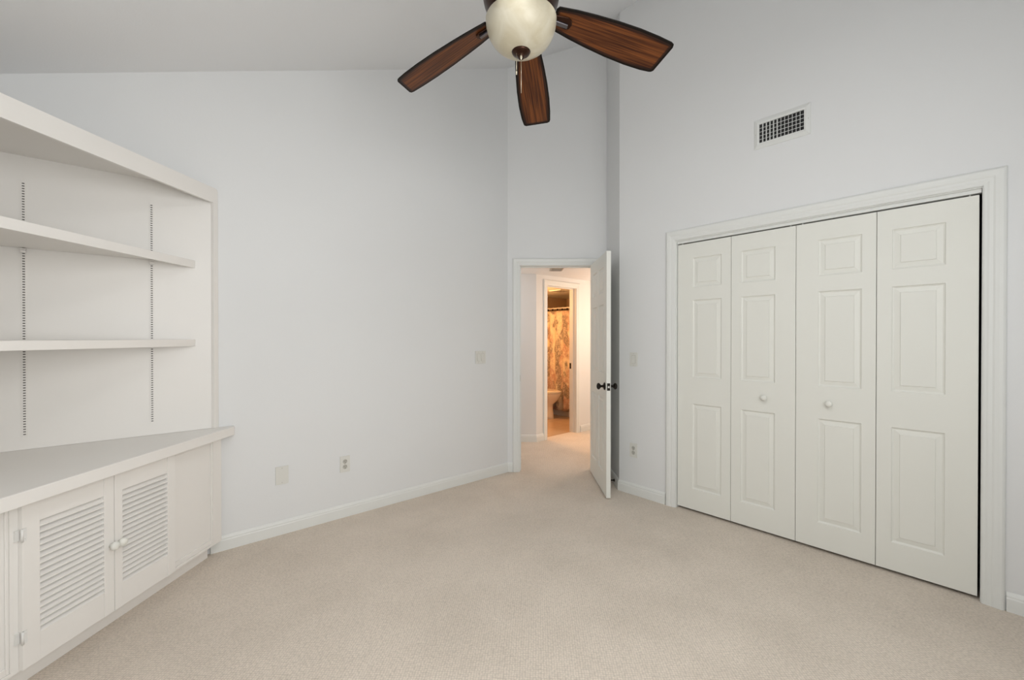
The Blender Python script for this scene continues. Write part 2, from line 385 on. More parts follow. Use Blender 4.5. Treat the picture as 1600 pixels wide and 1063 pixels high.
# ------------------------------------------------------------------ trim
BASE = [(0, 0), (0.014, 0), (0.014, 0.062), (0.0115, 0.068), (0.0115, 0.076), (0.006, 0.088), (0.002, 0.092), (0, 0.092)]
def sweep(path, prof, side=1):
    """path of plan points, profile (out, z); out to the right-hand side of travel when side=1; mitred corners"""
    m = MB(); n = len(path); rings = []
    P = [Vector(p) for p in path]
    for i in range(n):
        ds = []
        if i > 0: ds.append((P[i]-P[i-1]).normalized())
        if i < n-1: ds.append((P[i+1]-P[i]).normalized())
        ns = [Vector((d.y, -d.x))*side for d in ds]
        if len(ns) == 2:
            b = (ns[0]+ns[1]).normalized(); k = 1/max(0.2, b.dot(ns[0])); nn = b*k
        else: nn = ns[0]
        rings.append([m.bm.verts.new((P[i].x+nn.x*o, P[i].y+nn.y*o, z)) for o, z in prof])
    k = len(prof)
    for a, b in zip(rings, rings[1:]):
        for i in range(k): m.bm.faces.new([a[i], a[(i+1) % k], b[(i+1) % k], b[i]])
    m.bm.faces.new(rings[0][::-1]); m.bm.faces.new(rings[-1])
    return m
struct(sweep([(0.362, YF), c_fd, DL(D1, 0.006)], BASE).build('baseboard_far', M_TRIM), 'white baseboard along the tall blank wall', 'baseboard')
struct(sweep([DL(D1, LR-0.02), DL(D1, LR), c_rr, (XR, CO1+0.082)], BASE).build('baseboard_nook', M_TRIM), 'white baseboard behind the open door and up to the closet casing', 'baseboard')
struct(sweep([(XR, CO0-0.082), (XR, YB)], BASE).build('baseboard_right', M_TRIM), 'white baseboard right of the closet', 'baseboard')
struct(sweep([(XR, YB), (XL, YB), (XL, 2.02)], BASE).build('baseboard_back', M_TRIM), 'white baseboard along the walls behind the viewer', 'baseboard')
struct(sweep([hL, hA, (B0-0.050, YH)], BASE).build('baseboard_hall_left', M_TRIM), 'white baseboard on the hall wall left of the bathroom door', 'baseboard')
struct(sweep([(B1+0.075, YH), (5.6, YH)], BASE).build('baseboard_hall_right', M_TRIM), 'white baseboard on the hall wall right of the bathroom door', 'baseboard')

# door casings: profile (u outward from opening, v out of wall)
CAS = [(0, 0), (0, 0.009), (0.004, 0.011), (0.012, 0.0115), (0.018, 0.0135), (0.030, 0.0135), (0.036, 0.0165), (0.048, 0.018), (0.060, 0.018), (0.066, 0.014), (0.070, 0.008), (0.070, 0)]
def casing(m, a, b, h, sc, out=-1):
    """U shaped mitred casing in local wall frame: opening a..b, height h; local y*out leaves the wall"""
    rings = [[(a-u*sc, out*v, 0) for u, v in CAS], [(a-u*sc, out*v, h+u*sc) for u, v in CAS], [(b+u*sc, out*v, h+u*sc) for u, v in CAS], [(b+u*sc, out*v, 0) for u, v in CAS]]
    R = [[m.bm.verts.new(p) for p in r] for r in rings]; k = len(CAS)
    for p, q in zip(R, R[1:]):
        for i in range(k): m.bm.faces.new([p[i], p[(i+1) % k], q[(i+1) % k], q[i]])
    m.bm.faces.new(R[0][::-1]); m.bm.faces.new(R[-1])
def jamb(m, a, b, h, y0, y1, t=0.018, stop=None):
    m.box((a-t, y0, 0), (a, y1, h)); m.box((b, y0, 0), (b+t, y1, h)); m.box((a-t, y0, h), (b+t, y1, h+t))
    if stop:
        s0, s1 = stop; m.box((a, s0, 0), (a+0.010, s1, h)); m.box((b-0.010, s0, 0), (b, s1, h)); m.box((a+0.010, s0, h-0.010), (b-0.010, s1, h))
# bedroom doorway frame: local x along +lateral, y away from the room
MD = frame(*DL(D1, 0), 0, FY, -FX)
r = thing('trim_1', 'white casing and jamb around the bedroom doorway', 'door frame', M=MD, kind='structure')
m = MB(); jamb(m, 0.080, 0.814, 2.027, 0, T, stop=(0.045, 0.080)); m.build('door_jamb', M_TRIM, r)
m = MB(); casing(m, 0.076, 0.818, 2.031, 1.0); m.build('door_casing', M_TRIM, r)
m = MB(); m.box((0.0795, 0.012, 0.89), (0.0815, 0.036, 0.95)); m.box((0.0812, 0.017, 0.905), (0.0818, 0.030, 0.935), mi=1); m.build('strike_plate', [M_BRONZE, M_DARK], r)
# closet frame: local x along -Y (left to right in the room), y into the closet
MC = frame(XR, CO1, 0, 0, -1)
MC = Matrix(((0, 1, 0, XR), (-1, 0, 0, CO1), (0, 0, 1, 0), (0, 0, 0, 1)))
CW = CO1-CO0
r = thing('trim_2', 'wide white casing around the closet opening', 'door frame', M=MC, kind='structure')
m = MB(); m.box((-0.0, 0, 0), (0.004, T, COH)); m.box((CW-0.004, 0, 0), (CW, T, COH)); m.box((0.004, 0, COH-0.006), (CW-0.004, T, COH)); m.build('door_jamb', M_TRIM, r)
m = MB(); casing(m, 0.0, CW, COH, 1.12); m.build('door_casing', M_TRIM, r)
m = MB(); m.box((0.006, 0.012, 2.046), (CW-0.006, 0.050, COH-0.006)); m.build('bifold_track', M_TRIM, r)
# bathroom frame
MBt = frame(4.04, YH, 0, 1, 0)
r = thing('trim_3', 'white casing and jamb around the bathroom door across the hall', 'door frame', M=MBt, kind='structure')
m = MB(); jamb(m, 0, 0.575, 2.0, 0, T, stop=(0.04, 0.075)); m.build('door_jamb', M_TRIM, r)
m = MB(); casing(m, -0.004, 0.579, 2.004, 1.0); m.build('door_casing', M_TRIM, r)
m = MB(); m.box((0.5735, 0.078, 0.885), (0.576, 0.112, 0.965)); m.build('strike_plate', M_BRONZE, r)

# ------------------------------------------------------------------ moulded panel doors
def panel_leaf(m, w, h, t, panels, both=True, bev=0.034):
    """leaf from x 0..w, z 0..h, y 0..t; front at y=0; panels rects (x0,x1,z0,z1)"""
    RG = [(0, 0), (0.003, 0.0055), (0.010, 0.0095), (bev, 0.0050), (bev+0.0025, 0.0010)]
    xs = sorted({0, w, *[p[0] for p in panels], *[p[1] for p in panels]}); zs = sorted({0, h, *[p[2] for p in panels], *[p[3] for p in panels]})
    for y, sgn in ((0, 1), (t, -1)) if both else ((0, 1),):
        for i in range(len(xs)-1):
            for j in range(len(zs)-1):
                x0, x1, z0, z1 = xs[i], xs[i+1], zs[j], zs[j+1]; cx, cz = (x0+x1)/2, (z0+z1)/2
                pn = [p for p in panels if p[0] < cx < p[1] and p[2] < cz < p[3]]
                if not pn:
                    m.bm.faces.new([m.bm.verts.new(c) for c in ((x0, y, z0), (x1, y, z0), (x1, y, z1), (x0, y, z1))]); continue
        for x0, x1, z0, z1 in panels:
            prev = None
            for o, dp in RG:
                rg = [m.bm.verts.new(c) for c in ((x0+o, y+sgn*dp, z0+o), (x1-o, y+sgn*dp, z0+o), (x1-o, y+sgn*dp, z1-o), (x0+o, y+sgn*dp, z1-o))]
                if prev:
                    for k in range(4): m.bm.faces.new([prev[k], prev[(k+1) % 4], rg[(k+1) % 4], rg[k]])
                prev = rg
            m.bm.faces.new(prev)
    def q(*c): m.bm.faces.new([m.bm.verts.new(p) for p in c])
    q((0, 0, 0), (0, t, 0), (0, t, h), (0, 0, h)); q((w, 0, 0), (w, t, 0), (w, t, h), (w, 0, h))
    q((0, 0, 0), (w, 0, 0), (w, t, 0), (0, t, 0)); q((0, 0, h), (w, 0, h), (w, t, h), (0, t, h))
    if not both: q((0, t, 0), (w, t, 0), (w, t, h), (0, t, h))
    bmesh.ops.remove_doubles(m.bm, verts=m.bm.verts, dist=1e-5)
    return m
PZ = [(0.175, 0.820), (1.020, 1.606), (1.702, 1.924)]
LZ0 = 0.018; LH = 2.037-LZ0
def knob_profile(r): return [(0.007, 0), (0.007, 0.010), (0.010, 0.013), (r*0.95, 0.017), (r, 0.024), (r*0.92, 0.030), (r*0.55, 0.034), (0.001, 0.035)]
TOY = Matrix.Rotation(math.radians(90), 4, 'X')        # +z -> -y
lw = (CW-0.004*2-0.010-0.003*3-0.004)/4
def bifold(name, x0, knob_leaf, label, gap_after):
    rt = thing(name, label, 'closet door', M=MC @ Matrix.Translation((x0, 0.016, 0)), kind='structure')
    rt['group'] = 'white bifold closet doors'
    for k in range(2):
        off = k*(lw+0.003)
        if k == 0: ps = [(0.117, 0.117+0.212, a-LZ0, b-LZ0) for a, b in PZ]
        else: ps = [(lw-0.117-0.212, lw-0.117, a-LZ0, b-LZ0) for a, b in PZ]
        m = MB(); panel_leaf(m, lw, LH, 0.032, ps)
        lf = m.build('door_leaf', M_DOOR, rt, loc=(off, 0, LZ0))
        if k == knob_leaf:
            m = MB(); m.lathe(knob_profile(0.019), 20, Matrix.Translation((lw/2+(0.02 if k else -0.02), 0, 0.90)) @ TOY)
            m.build('knob', M_DOOR, lf)
    for px in (0.03, 2*lw-0.03):
        m = MB(); m.tube((px, 0.016, 2.0395), (px, 0.016, 2.047), 0.004, 10); m.build('pivot_pin', M_TRIM, rt)
bifold('door_2', 0.008, 1, 'left pair of white bifold closet doors, nearest the doorway', 0)
bifold('door_3', 0.008+2*lw+0.006, 0, 'right pair of white bifold closet doors, nearest the right edge', 0)

# open bedroom door: hinge at lateral 0.80, depth 4.205, leaf runs back towards the viewer
DWD, DT, DZ0, DZH = 0.715, 0.035, 0.014, 2.012
MDoor = Matrix(((-FX, FY, 0, DL(4.200, 0.768)[0]), (-FY, -FX, 0, DL(4.200, 0.768)[1]), (0, 0, 1, 0), (0, 0, 0, 1)))
rt = thing('door_1', 'white six-panel bedroom door standing open into the room', 'door', M=MDoor, kind='structure')
cols = [(0.110, 0.315), (0.400, 0.605)]
ps = [(a, b, z0-DZ0, z1-DZ0) for a, b in cols for z0, z1 in [(0.19, 0.815), (1.02, 1.600), (1.700, 1.915)]]
m = MB(); panel_leaf(m, DWD, DZH, DT, ps, bev=0.03); lf = m.build('door_leaf', M_DOOR, rt, loc=(0, 0, DZ0))
KP = [(0.031, 0), (0.032, 0.004), (0.026, 0.009), (0.012, 0.013), (0.009, 0.030), (0.016, 0.038), (0.026, 0.045), (0.028, 0.053), (0.023, 0.062), (0.010, 0.067), (0.001, 0.068)]
for sgn in (0, 1):
    m = MB()
    K = Matrix.Translation((DWD-0.062, DT if sgn else 0, 0.905)) @ Matrix.Rotation(math.radians(-90 if sgn else 90), 4, 'X')
    m.lathe(KP, 24, K); m.build('door_knob', M_BRONZE, lf)
m = MB(); m.box((DWD-0.001, 0.005, 0.875), (DWD+0.0015, 0.030, 0.935)); m.box((DWD+0.001, 0.011, 0.897), (DWD+0.009, 0.024, 0.912), mi=1); m.build('latch_plate', [M_BRONZE, M_STEEL], lf)
for z in (0.22, 1.02, 1.78):
    m = MB(); m.tube((-0.004, DT+0.003, z-0.045), (-0.004, DT+0.003, z+0.045), 0.0055, 10); m.box((0.0, DT-0.002, z-0.045), (0.002, DT+0.002, z+0.045)); m.build('hinge', M_BRONZE, rt)

# ------------------------------------------------------------------ corner built-in: base cabinet
ex, ey = 0.7009, 0.7133
MF = Matrix(((ex, -ey, 0, 0.0385), (ey, ex, 0, 2.7495), (0, 0, 1, 0), (0, 0, 0, 1)))  # local x along face, +y into cabinet
def FP(s, o=0): return (0.0385+ex*s-ey*o, 2.7495+ey*s+ex*o)
cab = thing('corner_cabinet', 'white diagonal corner base cabinet with louvred doors', 'cabinet', M=MF)
CT = 0.715                                              # underside of countertop
SL = (XL-0.0385)/ex                                     # s where the face meets the left wall
m = MB(); m.box((-0.815, 0.05, 0), (0.485, 0.068, 0.082)); m.build('toe_kick', M_CAB, cab)
m = MB()                                                # face frame
def fb(a, b, z0, z1): m.box((a, 0.0, z0), (b, 0.019, z1))
m.box((-0.855, 0, 0.082), (0.535, 0.019, 0.096)); m.box((-0.855, 0, 0.706), (0.535, 0.019, CT))
for a, b in ((-0.855, -0.79), (-0.525, -0.490), (-0.168, -0.134), (0.165, 0.192), (0.468, 0.535)): m.box((a, 0, 0.096), (b, 0.019, 0.706))
m.box((-0.855, 0.0, 0.0825), (0.535, 0.06, 0.083))
m.build('face_frame', M_CAB, cab, bevel=0.001)
for a, b in ((0.192, 0.468), (-0.79, -0.525)):
    m = MB(); m.box((a, 0.010, 0.096), (b, 0.016, 0.706))
    t = 0.010
    for q in (((a, 0.003, 0.096), (a+t, 0.010, 0.706)), ((b-t, 0.003, 0.096), (b, 0.010, 0.706)), ((a+t, 0.003, 0.096), (b-t, 0.010, 0.122)), ((a+t, 0.003, 0.690), (b-t, 0.010, 0.706))): m.box(*q)
    m.build('side_panel', M_CAB, cab, bevel=0.002)
m = MB()                                                # return to the wall at the right end, interior body
m.prism([(0.517, 0.019), (0.535, 0.0), (0.540, 0.052), (0.528, 0.060)], 0.083, CT); m.build('end_panel', M_CAB, cab)
m = MB(); m.prism([(-0.80, 0.085), (0.46, 0.085), (0.0, 0.52), (-0.17, 0.60), (-0.33, 0.52)], 0.10, 0.112); m.build('bottom_panel', M_CAB, cab)
def louvre_door(x0, x1, l0, l1, knob_x, hinge_x, louvre_z0=0.192, louvre_z1=0.622, n=18):
    d = MB(); z0, z1 = 0.088, 0.708; y0, y1 = -0.018, -0.0005
    d.box((x0, y0, z0), (l0, y1, z1)); d.box((l1, y0, z0), (x1, y1, z1)); d.box((l0, y0+0.002, z0), (l1, y1, louvre_z0)); d.box((l0, y0+0.002, louvre_z1), (l1, y1, z1))
    o = d.build('louvred_door', M_CAB, cab, bevel=0.0012)
    s = MB(); pitch = (louvre_z1-louvre_z0)/n
    for i in range(n):
        zc = louvre_z0+pitch*(i+0.5)
        # slat: outer edge low, inner edge high
        y_o, y_i = y0+0.0015, 0.013
        zo, zi = zc-pitch*0.50, zc+pitch*0.58; th = 0.0045
        s.prism([(y_o, zo), (y_i, zi), (y_i, zi+th*0.9), (y_o, zo+th)], l0, l1, M=Matrix(((0, 0, 1, 0), (1, 0, 0, 0), (0, 1, 0, 0), (0, 0, 0, 1))))
    s.build('louvres', M_CAB, o)
    k = MB(); k.lathe([(0.008, 0), (0.008, 0.008), (0.012, 0.011), (0.0175, 0.016), (0.019, 0.022), (0.017, 0.029), (0.010, 0.034), (0.001, 0.035)], 20, Matrix.Translation((knob_x, y0, 0.392)) @ TOY)
    k.build('knob', M_DOOR, o)
    if hinge_x is not None:
        for z in (0.21, 0.59):
            h = MB(); sg = 1 if hinge_x < knob_x else -1
            h.tube((hinge_x, y0-0.002, z-0.024), (hinge_x, y0-0.002, z+0.024), 0.0042, 10)
            h.box((min(hinge_x, hinge_x+sg*0.014), y0-0.003, z-0.024), (max(hinge_x, hinge_x+sg*0.014), y0-0.0005, z+0.024))
            h.box((min(hinge_x, hinge_x-sg*0.012), y0+0.010, z-0.020), (max(hinge_x, hinge_x-sg*0.012), y1+0.0005, z+0.020))
            for dz in (-0.014, 0.014): h.tube((hinge_x+sg*0.009, y0-0.005, z+dz), (hinge_x+sg*0.009, y0-0.002, z+dz), 0.002, 8)
            h.build('hinge', M_HINGE, o)
louvre_door(-0.500, -0.1525, -0.443, -0.197, -0.170, -0.502)
louvre_door(-0.1495, 0.177, -0.113, 0.130, -0.132, None)

# countertop
ctop = MB()
c2 = lambda X: 2.6985 + (X-0.073)*1.075
ctop.prism([(0.485, c2(0.485)), (0.485, YF-0.001), (XL+0.001, YF-0.001), (XL+0.001, c2(XL))], CT, 0.768)
tag(ctop.build('countertop', M_CAB, bevel=0.003), 'white triangular countertop on the corner cabinet', 'countertop')

# ------------------------------------------------------------------ corner built-in: upper bookcase
bc = thing('corner_bookcase', 'white open corner bookcase above the countertop', 'bookcase', loc=(XL+0.01, YF-0.01, 0.768))
def rel(p): return (p[0]-(XL+0.01), p[1]-(YF-0.01), p[2]-0.768) if len(p) == 3 else (p[0]-(XL+0.01), p[1]-(YF-0.01))
ux, uy = 0.7266, 0.6871                                # fascia direction
def UP(X): return 2.8315+(X-0.017)*uy/ux
zb, zt = 2.140-0.768, 2.231-0.768
m = MB(); m.box(rel((XL+0.002, YF-0.012, 0.769)), rel((0.372, YF-0.001, 2.212))); m.build('back_panel', M_CAB, bc)
m = MB(); m.box(rel((XL+0.001, 2.30, 0.769)), rel((XL+0.012, YF-0.013, 2.212))); m.build('side_panel', M_CAB, bc)
xe = 0.382
m = MB(); m.prism([rel(p) for p in ((XL+0.002, UP(XL)+0.02), (xe-0.045, UP(xe-0.045)+0.02), (xe-0.03, YF-0.001), (XL+0.002, YF-0.001))], 2.212-0.768, 2.230-0.768); m.build('top_board', M_CAB, bc)
m = MB(); nx, ny = uy, -ux
fx0, fx1 = XL+0.002, xe
pts = []
L = (fx1-fx0)/ux
# fascia as an outline in (s,z) with a rounded upper right corner, turning down into the stile
out = [(0, 2.140), (L-0.0165, 2.140), (L-0.0165, 0.7685), (L+0.017, 0.7685)]
rr = 0.020
for k in range(0, 9):
    a = k/8*PI/2; out.append((L+0.017-rr+rr*math.cos(a), 2.231-rr+rr*math.sin(a)))
out.append((0, 2.231))
MS = Matrix(((ux, 0, nx, fx0-(XL+0.01)), (uy, 0, ny, UP(fx0)-(YF-0.01)), (0, 1, 0, -0.768), (0, 0, 0, 1)))
m.prism(out, 0.0, 0.018, M=MS)
def clip(bm, co, no):
    g = bm.verts[:]+bm.edges[:]+bm.faces[:]
    r_ = bmesh.ops.bisect_plane(bm, geom=g, plane_co=co, plane_no=no, clear_outer=True)
    bmesh.ops.holes_fill(bm, edges=[e_ for e_ in r_['geom_cut'] if isinstance(e_, bmesh.types.BMEdge)])
clip(m.bm, (-0.009, 0, 0), (-1, 0, 0)); clip(m.bm, (0, 0.009, 0), (0, 1, 0))
m.build('fascia', M_CAB, bc, bevel=0.002)

def shelf(z0, z1, label, name='shelf'):
    r = thing(name, label, 'shelf', loc=(XL, YF, z0), group='adjustable shelves of the corner bookcase')
    gx, gy = 0.695, 0.719
    def GP(X): return 2.487+(X+0.366)*gy/gx
    Xe = 0.292
    m = MB(); pp = [(XL+0.014, GP(XL)+0.03), (Xe-0.03, GP(Xe-0.03)+0.022), (Xe-0.024, YF-0.014), (XL+0.014, YF-0.014)]
    m.prism([(x-XL, y-YF) for x, y in pp], z1-0.020-z0, z1-0.001-z0); m.build('board', M_CAB, r)
    L = (Xe-(XL+0.014))/gx
    MN = Matrix(((gx, -gy, 0, 0.014), (gy, gx, 0, GP(XL+0.014)-YF), (0, 0, 1, 0), (0, 0, 0, 1)))
    m = MB(); m.box((0, 0, 0), (L, 0.019, z1-z0), M=MN); clip(m.bm, (0.001, 0, 0), (-1, 0, 0)); clip(m.bm, (0, -0.001, 0), (0, 1, 0)); m.build('nosing', M_CAB, r, bevel=0.003)
shelf(1.736, 1.780, 'upper white triangular shelf of the corner bookcase')
shelf(1.270, 1.309, 'lower white triangular shelf of the corner bookcase, at eye level')

def standard(x, z0, z1, label):
    r = thing('shelf_standard', label, 'shelf track', loc=(x, YF-0.012, z0), group='slotted shelf tracks of the bookcase')
    h = z1-z0; m = MB(); wv = 0.008
    m.box((-wv, -0.005, 0), (-wv+0.0035, 0, h)); m.box((wv-0.0035, -0.005, 0), (wv, 0, h)); m.box((-wv+0.0035, -0.0035, 0), (wv-0.0035, -0.0005, h))
    n = int(h/0.0127)
    for i in range(1, n):
        z = i*0.0127
        m.box((-0.0045, -0.0039, z-0.0024), (0.0045, -0.0036, z+0.0024), mi=1)
    m.build('track', [M_CAB, M_SLOT], r)
    for zz in (1.757, 1.285):
        if z0 < zz < z1:
            c = MB(); c.box((-0.009, -0.020, -0.022), (0.009, -0.005, -0.012)); c.box((-0.009, -0.009, -0.022), (0.009, -0.0045, -0.002)); c.box((-0.009, -0.030, -0.007), (0.009, -0.0045, -0.002))
            c.build('clip', M_CAB, r, loc=(0, 0, zz-z0))
standard(-0.388, 0.832, 2.093, 'slotted white shelf track near the left edge')
standard(0.093, 0.836, 2.085, 'slotted white shelf track nearer the tall blank wall')

# ------------------------------------------------------------------ wall plates
def plate(M, wdt, hgt, kind, label, name, cat, group=None):
    r = thing(name, label, cat, M=M, group=group)
    m = MB(); m.box((-wdt/2, -0.007, -hgt/2), (wdt/2, -0.001, hgt/2)); m.box((-wdt/2+0.002, -0.001, -hgt/2+0.002), (wdt/2-0.002, 0, hgt/2-0.002), mi=1); m.build('cover_plate', [M_PLATE, M_PLATE2], r, bevel=0.0015)  # darker rim behind the plate: its edge shadow put into the colour
    if kind == 'rocker' or kind == 'double':
        for c in ((0,) if kind == 'rocker' else (-0.023, 0.023)):
            m = MB(); m.box((c-0.0175, -0.0074, -0.035), (c+0.0175, -0.0055, 0.035), mi=1)
            m.prism([(-0.0076, -0.033), (-0.0120, -0.033), (-0.0088, 0.0), (-0.0076, 0.033)], c-0.0155, c+0.0155, M=Matrix(((0, 0, 1, 0), (1, 0, 0, 0), (0, 1, 0, 0), (0, 0, 0, 1))))
            m.build('rocker', [M_PLATE, M_PLATE2], r)
    if kind == 'outlet':
        for c in (-0.0195, 0.0195):
            m = MB(); m.lathe([(0.0165, 0), (0.0165, 0.002), (0.0155, 0.003)], 20, Matrix.Translation((0, -0.007, c)) @ TOY)
            m.box((-0.0078, -0.0104, c+0.000), (-0.0052, -0.0098, c+0.009), mi=1); m.box((0.0052, -0.0104, c+0.000), (0.0078, -0.0098, c+0.009), mi=1)
            m.lathe([(0.0026, 0), (0.0026, 0.0006)], 10, Matrix.Translation((0, -0.0098, c-0.008)) @ TOY, mi=1)
            m.build('receptacle', [M_PLATE2, M_DARK], r)
    if kind != 'x':
        pts = [(0, 0)] if kind == 'outlet' else ([(c, z) for c in ((0,) if wdt < 0.1 else (-0.023, 0.023)) for z in (-0.048, 0.048)])
        for c, z in pts:
            m = MB(); m.lathe([(0.003, 0), (0.0025, 0.0012)], 10, Matrix.Translation((c, -0.007, z)) @ TOY); m.build('screw', M_PLATE2, r)
def onfar(x, z): return frame(x, YF, z, 1, 0)
def onright(y, z): return Matrix(((0, 1, 0, XR), (-1, 0, 0, y), (0, 0, 1, z), (0, 0, 0, 1)))
plate(onfar(2.436, 1.138), 0.116, 0.117, 'double', 'two-gang rocker light switch left of the doorway', 'light_switch', 'light switch')
plate(onfar(1.180, 0.389), 0.072, 0.117, 'outlet', 'white duplex outlet low on the tall blank wall', 'power_outlet', 'outlet')
plate(onfar(0.760, 0.396), 0.078, 0.120, 'blank', 'blank white cover plate low on the wall beside the outlet', 'blank_wall_plate', 'wall plate')
plate(onright(2.010, 1.138), 0.072, 0.117, 'rocker', 'single rocker light switch between open door and closet', 'light_switch', 'light switch')
plate(onright(2.010, 0.373), 0.072, 0.117, 'outlet', 'white duplex outlet between open door and closet', 'power_outlet', 'outlet')

# ------------------------------------------------------------------ wall vent
MV = onright(0.922, 2.688)
v = thing('wall_vent', 'white wall air register with louvres high above the closet', 'vent', M=MV)
W2, H2, w2, h2 = 0.162, 0.099, 0.128, 0.062
m = MB()
R = [[(-W2, 0, -H2), (W2, 0, -H2), (W2, 0, H2), (-W2, 0, H2)], [(-W2+0.002, -0.004, -H2+0.002), (W2-0.002, -0.004, -H2+0.002), (W2-0.002, -0.004, H2-0.002), (-W2+0.002, -0.004, H2-0.002)],
     [(-w2-0.012, -0.011, -h2-0.012), (w2+0.012, -0.011, -h2-0.012), (w2+0.012, -0.011, h2+0.012), (-w2-0.012, -0.011, h2+0.012)],
     [(-w2, -0.009, -h2), (w2, -0.009, -h2), (w2, -0.009, h2), (-w2, -0.009, h2)], [(-w2, -0.001, -h2), (w2, -0.001, -h2), (w2, -0.001, h2), (-w2, -0.001, h2)]]
VR = [[m.bm.verts.new(p) for p in r] for r in R]
for a, b in zip(VR, VR[1:]):
    for i in range(4): m.bm.faces.new([a[i], a[(i+1) % 4], b[(i+1) % 4], b[i]])
m.build('frame', M_VENT, v)
m = MB(); m.box((-w2, -0.0015, -h2), (w2, -0.0005, h2)); m.build('duct_opening', M_DARK, v)
for i in range(11):
    x = -w2+2*w2*(i+1)/12; tl = math.radians(52 if i < 5 else 14)
    m = MB(); MM = Matrix.Translation((x, -0.007, 0)) @ Matrix.Rotation(tl, 4, 'Z'); m.box((-0.0013, -0.0045, -h2), (0.0013, 0.0045, h2), M=MM); m.build('vertical_vane', M_VENT, v)
for j in range(4):
    z = -h2+2*h2*(j+1)/5
    m = MB(); m.box((-w2, -0.0030, z-0.0013), (w2, -0.0018, z+0.0013)); m.build('horizontal_vane', M_VENT, v)
for sx in (-1, 1):
    m = MB(); m.lathe([(0.003, 0), (0.002, 0.0015)], 10, Matrix.Translation((sx*0.151, -0.0075, 0)) @ TOY); m.build('screw', M_STEEL, v)

# spring door stop low behind the door
sp = DL(3.83, LR-0.014)
ds = thing('door_stop', 'small dark door stop on the baseboard behind the open door', 'door stop', loc=(sp[0], sp[1], 0.045))
m = MB(); e = Vector((-FY, FX, 0)); p0 = Vector((0, 0, 0)); m.tube(p0, p0+e*0.006, 0.012, 14); m.tube(p0+e*0.006, p0+e*0.055, 0.0055, 10); m.tube(p0+e*0.055, p0+e*0.066, 0.009, 12)
m.build('stop_body', M_BRONZE, ds)

# ------------------------------------------------------------------ ceiling fan
FC = (1.267, 1.363)
FZ = 2.700
tilt = Matrix.Rotation(math.radians(-2.5), 4, Vector((FY, -FX, 0)))
MFN = Matrix.Translation((FC[0], FC[1], ceil_z(*FC)-0.002))
fan = thing('ceiling_fan', 'five-blade walnut ceiling fan with a cream glass bowl light', 'ceiling fan', M=MFN)
def fz(z): return z-(ceil_z(*FC)-0.002)
m = MB(); m.lathe([(0.020, fz(3.20)), (0.045, fz(3.205)), (0.072, fz(3.25)), (0.078, fz(3.30))], 32)
for v_ in m.bm.verts:
    if v_.co.z > fz(3.295): v_.co.z = ceil_z(FC[0]+v_.co.x, 0)-(ceil_z(*FC)-0.002)-0.003
m.build('mounting_canopy', M_HOUS, fan)
m = MB(); m.lathe([(0.013, fz(2.93)), (0.013, fz(3.21))], 20); m.build('downrod', M_HOUS, fan)
m = MB(); m.lathe([(0.03, fz(2.95)), (0.075, fz(2.94)), (0.130, fz(2.90)), (0.163, fz(2.845)), (0.168, fz(2.805)), (0.160, fz(2.765)), (0.140, fz(2.73)), (0.125, fz(2.70)), (0.120, fz(2.685))], 48); m.build('motor_housing', M_HOUS, fan)
bowl = MB(); pf = []
RB, ZT, ZBt = 0.152, 2.688, 2.553
pf.append((RB-0.004, fz(ZT+0.004))); pf.append((RB+0.001, fz(ZT+0.002)))
for k in range(0, 17):
    a = k/16*PI/2; pf.append((RB*math.cos(a)**0.82 if k < 16 else 0.004, fz(ZT-(ZT-ZBt)*math.sin(a)**1.0)))
bowl.lathe(pf, 56); bowl.build('glass_bowl', M_GLASS, fan)
fin = MB(); fin.lathe([(0.039, fz(2.560)), (0.041, fz(2.556)), (0.036, fz(2.548)), (0.024, fz(2.543)), (0.016, fz(2.540)), (0.013, fz(2.533)), (0.012, fz(2.528)), (0.007, fz(2.524)), (0.001, fz(2.523))], 28); fin.build('finial', M_HOUS, fan)
for dx, ln in ((0.0, 0.170), (-0.020, 0.075)):
    m = MB(); bx, by = FY*dx-FX*0.02, -FX*dx-FY*0.02
    m.tube((bx, by, fz(2.538)), (bx, by, fz(2.538-ln)), 0.0011, 8)
    if dx == 0: m.lathe([(0.001, 0.0), (0.005, -0.003), (0.006, -0.010), (0.003, -0.018), (0.001, -0.022)], 14, Matrix.Translation((bx, by, fz(2.530))))
    else: m.lathe([(0.001, 0.0), (0.003, -0.004), (0.003, -0.014), (0.001, -0.018)], 12, Matrix.Translation((bx, by, fz(2.538-ln))))
    m.build('pull_chain', M_CHAIN, fan)

def blade_mesh():
    # outline: local x radial from 0 (root) to 0.49, local y = right-hand side when looking outwards is -y
    top = [(-0.02, 0.047), (0.06, 0.060), (0.14, 0.070), (0.24, 0.079), (0.34, 0.083), (0.42, 0.081), (0.463, 0.076)]
    bot = [(-0.02, -0.047), (0.06, -0.058), (0.14, -0.065), (0.24, -0.071), (0.34, -0.073), (0.43, -0.070), (0.490, -0.065)]
    k_ = 1.10; top = [(x, y*k_) for x, y in top]; bot = [(x, y*k_) for x, y in bot]
    pts = [(x, y) for x, y in top]
    # rounded outer corners
    pts += [(0.473, 0.080), (0.481, 0.071)] + [(0.506, -0.053), (0.503, -0.066)]
    pts += bot[::-1]
    pts += [(-0.030, -0.038), (-0.032, 0.0), (-0.030, 0.038)]
    return pts
def inset(pts, d):
    c = Vector((0.245, 0.0)); out = []
    n = len(pts)
    for i in range(n):
        a, b_, c_ = Vector(pts[i-1]), Vector(pts[i]), Vector(pts[(i+1) % n])
        n1 = (b_-a).normalized(); n2 = (c_-b_).normalized()
        q = Vector((n1.y, -n1.x))+Vector((n2.y, -n2.x)); q.normalize()
        cosv = max(0.55, q.dot(Vector((n1.y, -n1.x)))); out.append(b_+q*d/cosv)
    return [tuple(p) for p in out]
BP = blade_mesh()
